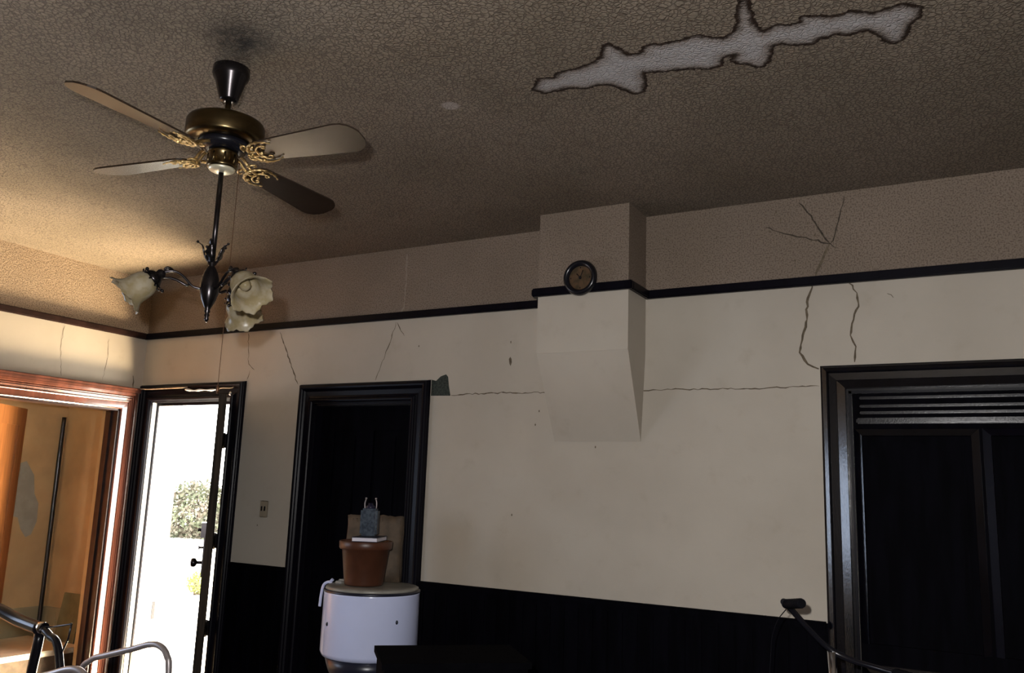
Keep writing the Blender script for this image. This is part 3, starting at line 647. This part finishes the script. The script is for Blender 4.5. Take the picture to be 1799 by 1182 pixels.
# hanging light
bm = B(); lathe(bm, [(0.0085, 2.613), (0.0085, 2.290)], 16, TF); part('light_rod', bm, 'bronze', fan)
bm = B(); lathe(bm, [(0.009, 2.312), (0.015, 2.302), (0.009, 2.294), (0.014, 2.286), (0.022, 2.270), (0.0275, 2.250), (0.030, 2.228), (0.029, 2.205), (0.023, 2.182), (0.014, 2.162), (0.008, 2.150), (0.010, 2.143), (0.006, 2.137), (0.009, 2.131), (0.006, 2.125), (0.008, 2.118), (0.002, 2.108)], 40, TF)
body = part('light_body', bm, 'bronze', fan)
for k in range(5):
    a = math.radians(20+72*k); d = Vector((math.cos(a), math.sin(a), 0)); q = Vector((-math.sin(a), math.cos(a), 0)); c = Vector((FX, FY, 0))
    path = catmull([c+d*0.008+Vector((0,0,2.302)), c+d*0.020+Vector((0,0,2.318)), c+d*0.028+Vector((0,0,2.340)), c+d*0.034+Vector((0,0,2.358)), c+d*0.050+Vector((0,0,2.368))], 5)
    bm = B(); rows = []
    for i, p in enumerate(path):
        t = i/(len(path)-1); w = 0.011*math.sin(PI*min(1, t*0.9+0.12))*(1+0.25*math.sin(t*24)) + 0.0012
        rows.append([bm.verts.new(p+q*w+d*0.003), bm.verts.new(p-d*0.002), bm.verts.new(p-q*w+d*0.003), bm.verts.new(p+d*0.004)])
    for r1, r2 in zip(rows, rows[1:]):
        for j in range(4): f = bm.faces.new((r1[j], r1[(j+1)%4], r2[(j+1)%4], r2[j])); f.smooth = True
    sphere(bm, path[-1], 0.0048, 8)
    part('leaf', bm, 'bronze', body)
def light_arm(deg):
    a = math.radians(deg); d = Vector((math.cos(a), math.sin(a), 0)); c = Vector((FX, FY, 0)); q = Vector((-math.sin(a), math.cos(a), 0))
    P = lambda r, z, o=0: c + d*r + q*o + Vector((0, 0, z))
    bm = B()
    tube(bm, catmull([P(0.024, 2.216), P(0.040, 2.217), P(0.056, 2.224), P(0.078, 2.246), P(0.098, 2.260), P(0.118, 2.263), P(0.138, 2.257), P(0.152, 2.246)], 6), 0.0042, 10)
    # leaf scrolls along the outer part of the arm
    tube(bm, catmull([P(0.060, 2.226), P(0.070, 2.222), P(0.085, 2.228), P(0.104, 2.236), P(0.124, 2.240), P(0.142, 2.238)], 5), lambda t: 0.0022+0.003*math.sin(PI*t), 6)
    for o in (-1, 1):
        tube(bm, catmull([P(0.110, 2.262), P(0.122, 2.270, 0.008*o), P(0.134, 2.270, 0.012*o), P(0.140, 2.262, 0.010*o)], 5), 0.003, 6)
    arm_ = part('arm', bm, 'bronze', fan)
    ax = (d*0.77 + Vector((0,0,-0.64))).normalized(); m = ax.to_track_quat('Z', 'Y').to_matrix().to_4x4()
    m.translation = P(0.138, 2.258)
    bm = B(); lathe(bm, [(0.004, 0), (0.012, 0.004), (0.016, 0.012), (0.014, 0.022), (0.021, 0.026), (0.029, 0.036), (0.031, 0.046), (0.027, 0.050)], 28, m)
    for k in range(3):
        b_ = 2*PI*k/3+0.6; e = Vector((math.cos(b_), math.sin(b_), 0)); tube(bm, [m @ (e*0.027+Vector((0,0,0.042))), m @ (e*0.046+Vector((0,0,0.042)))], 0.0025, 6); sphere(bm, m @ (e*0.048+Vector((0,0,0.042))), 0.006, 8)
    for k in range(8):
        b_ = 2*PI*k/8; e = Vector((math.cos(b_), math.sin(b_), 0)); tube(bm, [m @ (e*0.024+Vector((0,0,0.044))), m @ (e*0.036+Vector((0,0,0.052))), m @ (e*0.041+Vector((0,0,0.047)))], 0.003, 6)
    part('socket', bm, 'bronze', arm_)
    sh = [(0.026, 0.046), (0.033, 0.052), (0.041, 0.066), (0.044, 0.084), (0.044, 0.102), (0.047, 0.116), (0.054, 0.128), (0.063, 0.137), (0.068, 0.140)]
    def rf(i, a_, r):
        t = max(0, (i-3)/5); r2 = r*(1+0.05*t*t*math.cos(6*a_)+0.02*t*math.cos(18*a_)); return (r2, 0.0045*t*t*math.cos(6*a_)+0.0018*t*math.cos(18*a_))
    sh2 = sh + [(r-0.0025, z) for r, z in reversed(sh)]
    def rf2(i, a_, r): return rf(i if i < len(sh) else 2*len(sh)-1-i, a_, r)
    bm = B(); lathe(bm, sh2, 72, m, cap=False, rfun=rf2); part('glass_shade', bm, 'shade', arm_)
    bm = B(); lathe(bm, [(0.010, 0.040), (0.012, 0.055), (0.017, 0.070), (0.019, 0.082), (0.015, 0.096), (0.004, 0.102)], 20, m); part('bulb', bm, 'shade', arm_)
for dg in (229.5, 349.5, 109.5): light_arm(dg)
bm = B(); c = (FX+0.055, FY+0.024); tube(bm, [(FX+0.040, FY+0.018, 2.648), (c[0], c[1], 2.645), (c[0], c[1], 2.63)], 0.002, 6)
for i in range(133):
    z = 2.635-i*0.0055; tube(bm, [(c[0], c[1], z), (c[0], c[1], z-0.0055)], lambda t: 0.0010+0.0009*math.sin(PI*t), 5, cap=False)
lathe(bm, [(0.002, 1.907), (0.005, 1.900), (0.0055, 1.888), (0.002, 1.880)], 12, Matrix.Translation((c[0], c[1], 0)))
part('pull_chain', bm, 'chain', fan)

# ------------------------------------------------------------------ washing machine and what stands on it
WX, WY = 2.443, -0.42
wm = thing('washing_machine', 'old round white enamel tub washing machine before the middle dark door', 'washing machine', (WX, WY, 0))
TW = Matrix.Translation((WX, WY, 0)) @ Matrix.Diagonal((0.93, 0.93, 1, 1))
bm = B(); lathe(bm, [(0.215, 0.800), (0.240, 0.808), (0.252, 0.828), (0.250, 1.095), (0.252, 1.102), (0.246, 1.106)], 72, TW); tub = part('tub', bm, 'enamel', wm)
bm = B()
for (a, z) in ((-1.95, 0.962), (-0.36, 0.985)):
    c = Vector((WX+0.2330*math.cos(a), WY+0.2330*math.sin(a), z)); sphere(bm, c, 0.007, 8, (1, 1, 1.4)); part('enamel_chip', bm, 'darkgap', tub); bm = B()
bm = B(); lathe(bm, [(0.249, 1.101), (0.2535, 1.104), (0.2535, 1.112), (0.244, 1.115)], 72, TW); part('rim_gasket', bm, 'darkgap', wm)
bm = B(); lathe(bm, [(0.240, 1.114), (0.244, 1.116), (0.243, 1.124), (0.234, 1.129), (0.190, 1.1325), (0.06, 1.133)], 72, TW); part('lid', bm, 'lid', wm)
bm = B(); lathe(bm, [(0.226, 0.802), (0.205, 0.74), (0.16, 0.66), (0.12, 0.55), (0.11, 0.35), (0.09, 0.34)], 48, TW); part('motor_skirt', bm, 'darkgap', wm)
for k in range(4):
    a = PI/4+k*PI/2; bm = B()
    tube(bm, catmull([(WX+0.16*math.cos(a), WY+0.16*math.sin(a), 0.72), (WX+0.20*math.cos(a), WY+0.20*math.sin(a), 0.45), (WX+0.24*math.cos(a), WY+0.24*math.sin(a), 0.06)], 5), 0.016, 10)
    leg = part('leg', bm, 'enamel', wm)
    bm = B(); m2 = Matrix.Translation((WX+0.24*math.cos(a), WY+0.24*math.sin(a)-0.011, 0.030)) @ Matrix.Rotation(PI/2, 4, 'X') @ Matrix.Translation((0,0,-0.022)); lathe(bm, [(0.020, 0), (0.029, 0.003), (0.029, 0.019), (0.020, 0.022)], 20, m2); part('caster', bm, 'rubber', leg)
# side bracket with hose hook, left of the tub
bm = B()
lx = WX-0.245
tube(bm, catmull([(lx+0.002, WY-0.02, 1.025), (lx-0.004, WY-0.02, 1.08), (lx-0.006, WY-0.02, 1.125), (lx+0.006, WY-0.02, 1.14)], 5), 0.008, 10)
tube(bm, catmull([(lx-0.058, WY-0.03, 1.005), (lx-0.052, WY-0.03, 1.07), (lx-0.040, WY-0.03, 1.112), (lx-0.005, WY-0.03, 1.128), (lx+0.012, WY-0.03, 1.112)], 6), 0.0075, 10)
part('hose_hook', bm, 'enamel', wm)
bm = B(); box(bm, lx-0.020, lx+0.018, WY-0.045, WY+0.02, 1.005, 1.10, 0.006); part('hinge_bracket', bm, 'black', wm)
bm = B(); box(bm, WX-0.19, WX-0.135, WY-0.04, WY+0.03, 1.131, 1.148, 0.005); box(bm, WX-0.175, WX-0.13, WY-0.08, WY-0.045, 1.131, 1.143, 0.004); part('lid_catch', bm, 'lid', wm)

PX, PY, PZ = WX-0.010, WY-0.06, 1.134
pt = thing('flower_pot', 'brown terracotta coloured plastic pot standing on the washing machine lid', 'flower pot', (PX, PY, PZ))
bm = B(); lathe(bm, [(0.080, PZ+0.001), (0.091, PZ+0.003), (0.094, PZ+0.010), (0.114, PZ+0.170), (0.124, PZ+0.172), (0.128, PZ+0.178), (0.130, PZ+0.208), (0.126, PZ+0.212), (0.121, PZ+0.208), (0.108, PZ+0.170), (0.088, PZ+0.02), (0.02, PZ+0.015)], 56, Matrix.Translation((PX, PY, 0)), cap=True); part('body', bm, 'pot', pt)
ZT = PZ+0.2125
bk = thing('book', 'thin book with dark cover lying flat across the rim of the pot', 'book', (PX+0.02, PY-0.03, ZT))
def rbox(bm, cx, cy, hx, hy, z0, z1, ang, bev=0.0):
    n0 = len(bm.verts); box(bm, -hx, hx, -hy, hy, z0, z1, bev)
    bm.verts.ensure_lookup_table()
    R = Matrix.Translation((cx, cy, 0)) @ Matrix.Rotation(ang, 4, 'Z')
    for v in bm.verts[n0:]: v.co = R @ v.co
BA = math.radians(24)
bm = B(); rbox(bm, PX+0.036, PY-0.02, 0.060, 0.10, ZT+0.003, ZT+0.019, BA); part('pages', bm, 'paperwhite', bk)
bm = B(); rbox(bm, PX+0.036, PY-0.02, 0.062, 0.102, ZT+0.019, ZT+0.022, BA); rbox(bm, PX+0.036, PY-0.02, 0.062, 0.102, ZT, ZT+0.003, BA); part('cover', bm, 'navy', bk)
ZC = ZT+0.0225; cx, cy = PX+0.006, PY+0.01
tn = thing('tin', 'dark mottled blue grey container standing on the book', 'container', (cx, cy, ZC))
bm = B(); rbox(bm, cx, cy, 0.043, 0.030, ZC, ZC+0.132, BA, 0.010); part('body', bm, 'blueglass', tn)
bm = B(); lathe(bm, [(0.024, ZC+0.132), (0.022, ZC+0.142), (0.012, ZC+0.150), (0.011, ZC+0.158)], 20, Matrix.Translation((cx, cy, 0))); part('neck', bm, 'navy', tn)
bm = B()
for s in (-1, 1):
    x_ = cx+s*0.028*math.cos(BA); y_ = cy+s*0.028*math.sin(BA); tube(bm, catmull([(x_, y_, ZC+0.130), (x_+s*0.002, y_, ZC+0.155), (x_-s*0.004, y_, ZC+0.178)], 4), 0.003, 6); sphere(bm, (x_-s*0.004, y_, ZC+0.180), 0.0055, 8); part('wire_handle', bm, 'alu', tn); bm = B()
# kraft bag behind the pot
gx, gy, gz = WX-0.100, WY+0.125, 1.1345
bg_ = thing('paper_bag', 'open crumpled brown paper bag standing behind the pot', 'paper bag', (gx, gy, gz))
bm = B(); n = 40; rings = []; loop = []
hw, hd = 0.142, 0.036
for k in range(n):
    a = 2*PI*k/n; loop.append((hw*max(-1, min(1, 1.25*math.cos(a))), hd*max(-1, min(1, 1.25*math.sin(a)))))
hh = [0, 0.06, 0.12, 0.18, 0.24, 0.28, 0.325]
for j, z in enumerate(hh + hh[::-1]):
    inner = j >= len(hh); ring = []
    for k, (x, y_) in enumerate(loop):
        s = 1+0.05*noise.noise(Vector((x*20, y_*20+3, z*9))); s2 = 1-0.015 if inner else 1
        wob = 0.010*noise.noise(Vector((k*0.35, z*14, 5))) if 0 < z else 0
        top = 0.012*noise.noise(Vector((k*0.5, 2, 8))) if z == hh[-1] else 0
        p = Vector((x*s*s2, y_*s*s2+wob, z + (0.004 if inner and z == 0 else 0) + top)); ca, sa = math.cos(BA), math.sin(BA)
        ring.append(bm.verts.new((gx+p.x*ca-p.y*sa, gy+p.x*sa+p.y*ca, gz+p.z)))
    rings.append(ring)
for a_, b_ in zip(rings, rings[1:]):
    for k in range(n): f = bm.faces.new((a_[k], a_[(k+1)%n], b_[(k+1)%n], b_[k])); f.smooth = True
bm.faces.new(rings[0][::-1]); bm.faces.new(rings[-1])
part('paper', bm, 'kraft', bg_)

# ------------------------------------------------------------------ foreground and side clutter
# dark crate in front of the washing machine
cb = thing('cabinet', 'low black cabinet whose top corner hides the right foot of the washing machine', 'cabinet', (3.15, -1.05, 0))
co_, cv, cw = Vector((2.92, -1.0, 0)), Vector((0.74, 0.672, 0)), Vector((0.672, -0.74, 0))
bm = B(); obox(bm, co_, cv, cw, 0.012, 0.55, 0.012, 0.36, 0.06, 0.955); part('body', bm, 'matt', cb)
bm = B(); obox(bm, co_, cv, cw, 0, 0.562, 0, 0.372, 0.955, 0.978); part('top', bm, 'matt', cb)
bm = B(); obox(bm, co_, cv, cw, 0.03, 0.535, 0.36, 0.374, 0.10, 0.93); dr = part('door', bm, 'wainwood', cb)
bm = B(); knob(bm, co_+cv*0.48+cw*0.374+Vector((0, 0, 0.6)), cw, 0.014); part('knob', bm, 'bronze', dr)
bm = B(); obox(bm, co_, cv, cw, 0.03, 0.53, 0.03, 0.34, 0, 0.06); part('plinth', bm, 'wainwood', cb)

# exercise bike at the right: only its handlebar reaches into view
EX, EY = 4.62, -0.55
ex = thing('exercise_bike', 'exercise bike whose bare handlebar and black grip rise before the wainscot near the large door', 'exercise bike', (EX, EY, 0))
def w_(x, y_, z): return (x, y_, z)
GB = EXBAR = None
bm = B(); bar = [(4.455, -0.62, 1.252), (4.460, -0.60, 1.246), (4.515, -0.56, 1.175), (4.590, -0.52, 1.095), (4.66, -0.52, 1.065), (4.74, -0.55, 1.055), (4.82, -0.60, 1.050)]
tube(bm, catmull(bar, 6), 0.011, 12); hb = part('handlebar', bm, 'black', ex)
for p, q in (((4.462, -0.605, 1.244), (4.535, -0.70, 1.262)), ((4.82, -0.60, 1.050), (4.90, -0.70, 1.055))):
    bm = B(); p = Vector(p); q = Vector(q); tube(bm, [p+(q-p)*t/12 for t in range(13)], lambda t: 0.0155+0.0022*abs(math.sin(t*PI*6)), 14); sphere(bm, p, 0.017, 12); part('grip', bm, 'rubber', hb)
bm = B(); tube(bm, catmull([(4.46, -0.60, 1.225), (4.42, -0.58, 1.17), (4.395, -0.56, 1.07), (4.40, -0.54, 0.85), (4.55, -0.5, 0.6)], 6), 0.0018, 6); part('brake_cable', bm, 'rubber', hb)
bm = B(); tube(bm, [(4.60, -0.52, 1.085), (4.62, -0.50, 0.62)], 0.016, 12); part('stem', bm, 'chrome', ex)
bm = B(); tube(bm, catmull([(4.62, -0.50, 0.70), (4.64, -0.62, 0.45), (4.64, -0.95, 0.34), (4.64, -1.2, 0.30)], 6), 0.024, 12); tube(bm, [(4.62, -0.50, 0.66), (4.62, -0.42, 0.10)], 0.020, 12); tube(bm, [(4.64, -1.15, 0.06), (4.64, -1.08, 0.72)], 0.020, 12); part('frame', bm, 'black', ex)
bm = B(); m2 = Matrix.Translation((4.65, -0.47, 0.32)) @ Matrix.Rotation(PI/2, 4, 'Y'); lathe(bm, [(0.03, -0.015), (0.20, -0.015), (0.215, -0.010), (0.215, 0.010), (0.20, 0.015), (0.03, 0.015)], 40, m2); part('flywheel', bm, 'alu', ex)
bm = B(); box(bm, 4.55, 4.73, -1.22, -0.98, 0.72, 0.77, 0.02); part('saddle', bm, 'rubber', ex)
for y_ in (-0.40, -1.16):
    bm = B(); tube(bm, [(4.40, y_, 0.022), (4.88, y_, 0.022)], 0.022, 12); tube(bm, [(4.64, y_, 0.03), (4.64, y_, 0.10)], 0.018, 10); part('foot_bar', bm, 'black', ex)
for s in (-1, 1):
    bm = B(); tube(bm, [(4.64, -0.78, 0.30), (4.64+s*0.07, -0.78, 0.30), (4.64+s*0.075, -0.78+s*0.10, 0.22)], 0.009, 8); box(bm, 4.64+s*0.12-0.045, 4.64+s*0.12+0.045, -0.78+s*0.10-0.035, -0.78+s*0.10+0.035, 0.20, 0.225, 0.006); part('pedal', bm, 'rubber', ex)

# black tubular frame at the lower left
bf = thing('tubular_stand', 'black tubular metal stand with bent arms at the lower left corner', 'stand', (1.35, -1.5, 0))
bm = B()
tube(bm, catmull([(1.05, -1.55, 1.03), (1.20, -1.52, 1.005), (1.33, -1.50, 0.970), (1.50, -1.50, 0.950)], 6), 0.027, 12); part('top_tube', bm, 'black', bf)
bm = B(); tube(bm, catmull([(1.49, -1.50, 0.955), (1.475, -1.49, 0.92), (1.465, -1.49, 0.84), (1.36, -1.46, 0.45), (1.28, -1.42, 0.015)], 6), 0.021, 12); part('leg', bm, 'black', bf)
bm = B(); tube(bm, catmull([(1.50, -1.50, 0.955), (1.56, -1.50, 0.930), (1.64, -1.50, 0.865), (1.76, -1.52, 0.50), (1.84, -1.55, 0.015)], 6), 0.017, 12); part('leg', bm, 'black', bf)
bm = B(); tube(bm, catmull([(1.06, -1.55, 1.025), (1.02, -1.6, 0.8), (0.98, -1.7, 0.4), (0.95, -1.75, 0.015)], 6), 0.021, 12); part('leg', bm, 'black', bf)
bm = B(); lathe(bm, [(0.024, -0.02), (0.026, 0), (0.024, 0.02)], 16, Matrix.Translation((1.50, -1.50, 0.955)) @ Matrix.Rotation(PI/2, 4, 'Y')); part('joint_clamp', bm, 'chrome', bf)
bm = B(); tube(bm, [(1.51, -1.50, 0.957), (1.60, -1.50, 0.972), (1.694, -1.50, 0.990), (1.700, -1.50, 0.988), (1.690, -1.50, 0.93), (1.660, -1.50, 0.872)], 0.004, 8); sphere(bm, (1.698, -1.50, 0.990), 0.006, 8); part('wire_bracket', bm, 'black', bf)

# aluminium walking frame
wf = thing('walking_frame', 'grey aluminium walking frame, rounded top bar showing below the open door', 'walking frame', (2.1, -1.6, 0))
sides = []
for (ox, oy) in ((0, 0), (0.18, -0.46)):
    bm = B(); A_ = Vector((ox, oy, 0))
    pth = [A_+Vector(p) for p in ((1.66, -1.46, 0.012), (1.70, -1.47, 0.45), (1.76, -1.48, 0.78), (1.84, -1.49, 0.862), (1.957, -1.50, 0.898), (2.10, -1.50, 0.937), (2.20, -1.50, 0.966), (2.262, -1.50, 0.966), (2.305, -1.50, 0.935), (2.325, -1.50, 0.86), (2.35, -1.50, 0.45), (2.38, -1.50, 0.012))]
    tube(bm, catmull(pth, 6), 0.0125, 12); sides.append(part('side_frame', bm, 'alu', wf))
    for k in (0, -1):
        bm = B(); lathe(bm, [(0.019, 0), (0.019, 0.018), (0.015, 0.05)], 16, Matrix.Translation((pth[k].x, pth[k].y, 0))); part('rubber_foot', bm, 'rubber', sides[-1])
bm = B(); tube(bm, [(2.337, -1.50, 0.62), (2.517, -1.96, 0.62)], 0.010, 10); tube(bm, [(2.352, -1.50, 0.42), (2.532, -1.96, 0.42)], 0.010, 10); part('cross_bar', bm, 'alu', wf)

# hall contents: pole, board and cream topped chest
bm = B(); tube(bm, catmull([(HX+0.030, HY-0.045, 2.035), (HX+0.030, HY-0.045, 1.75), (HX+0.033, HY-0.045, 1.5), (HX+0.05, HY-0.05, 0.45), (HX+0.06, HY-0.06, 0.0)], 6), lambda t: 0.017-0.006*abs(t-0.4), 8)
pl = obj('pole', bm, 'black'); tag(pl, 'thin black pole leaning in the corner of the ochre hall', 'pole'); rebase(pl, (HX+0.06, HY-0.06, 0))
bm = B()
vsq = [(-0.72, HY-0.10, 0.0), (-0.46, HY-0.10, 0.0), (-0.46, HY-0.028, 0.79), (-0.66, HY-0.028, 0.79)]
lo = [bm.verts.new(v) for v in vsq]; hi = [bm.verts.new((v[0], v[1]-0.012, v[2])) for v in vsq]
bm.faces.new(lo); bm.faces.new(hi[::-1])
for k in range(4): bm.faces.new((lo[k], lo[(k+1)%4], hi[(k+1)%4], hi[k]))
bd = obj('board', bm, 'greenboard'); tag(bd, 'small green grey board leaning on the hall dado', 'board'); rebase(bd, (-0.6, HY-0.10, 0))
ch = thing('chest', 'low cream topped chest standing in the hall', 'chest', (-0.55, -0.2, 0))
bm = B(); box(bm, -0.86, -0.24, -0.74, -0.04, 0.455, 0.49, 0.008); part('top', bm, 'cream', ch)
bm = B(); box(bm, -0.84, -0.26, -0.72, -0.06, 0.0, 0.455, 0.004); part('body', bm, 'kraft', ch)

# ------------------------------------------------------------------ outdoors
bm = B(); box(bm, -60, 60, 0.165, 80, -0.35, -0.15)
g = struct('floor_outside', bm, 'ground')
def bush(name, c, rx, ry, rz, n, size, mat, label, cat='bush'):
    t = thing(name, label, cat, (c[0], c[1], -0.15))
    bm = B(); rnd = random.Random(int(abs(c[0])*100))
    for i in range(n):
        u, v, w = rnd.gauss(0, 1), rnd.gauss(0, 1), rnd.gauss(0, 1); L = math.sqrt(u*u+v*v+w*w); s = rnd.uniform(0.55, 1.0)
        lump = 1+0.22*noise.noise(Vector((u/L*2.2, v/L*2.2, w/L*2.2+c[0])))
        p = Vector((c[0]+u/L*rx*s*lump, c[1]+v/L*ry*s*lump, max(-0.14, c[2]+w/L*rz*s*lump)))
        d = Vector((rnd.uniform(-1,1), rnd.uniform(-1,1), rnd.uniform(-1,1))).normalized(); e = d.orthogonal().normalized(); k = size*rnd.uniform(0.6, 1.3)
        q = [bm.verts.new(p+d*k), bm.verts.new(p+e*k*0.5), bm.verts.new(p-d*k), bm.verts.new(p-e*k*0.5)]; bm.faces.new(q)
    part('foliage', bm, mat, t, recalc=False)
    bm = B()
    for k in range(6):
        a = k*PI/3; tube(bm, catmull([(c[0]+0.04*math.cos(a), c[1]+0.04*math.sin(a), -0.15), (c[0]+0.3*rx*math.cos(a), c[1]+0.3*ry*math.sin(a), c[2]), (c[0]+0.6*rx*math.cos(a), c[1]+0.6*ry*math.sin(a), c[2]+0.5*rz)], 3), lambda t_: 0.03*size/0.07*(1-0.7*t_), 6)
    part('stem', bm, 'bark', t)
bush('garden_bush', (-16.7, 15.2, 0.52), 2.3, 1.3, 1.0, 7500, 0.075, 'stem', 'large pale green bush seen through the open door')
bush('small_plant', (-5.75, 5.75, 0.03), 0.17, 0.17, 0.17, 500, 0.028, 'stemy', 'small yellow green plant on the pale ground outside the door', 'plant')
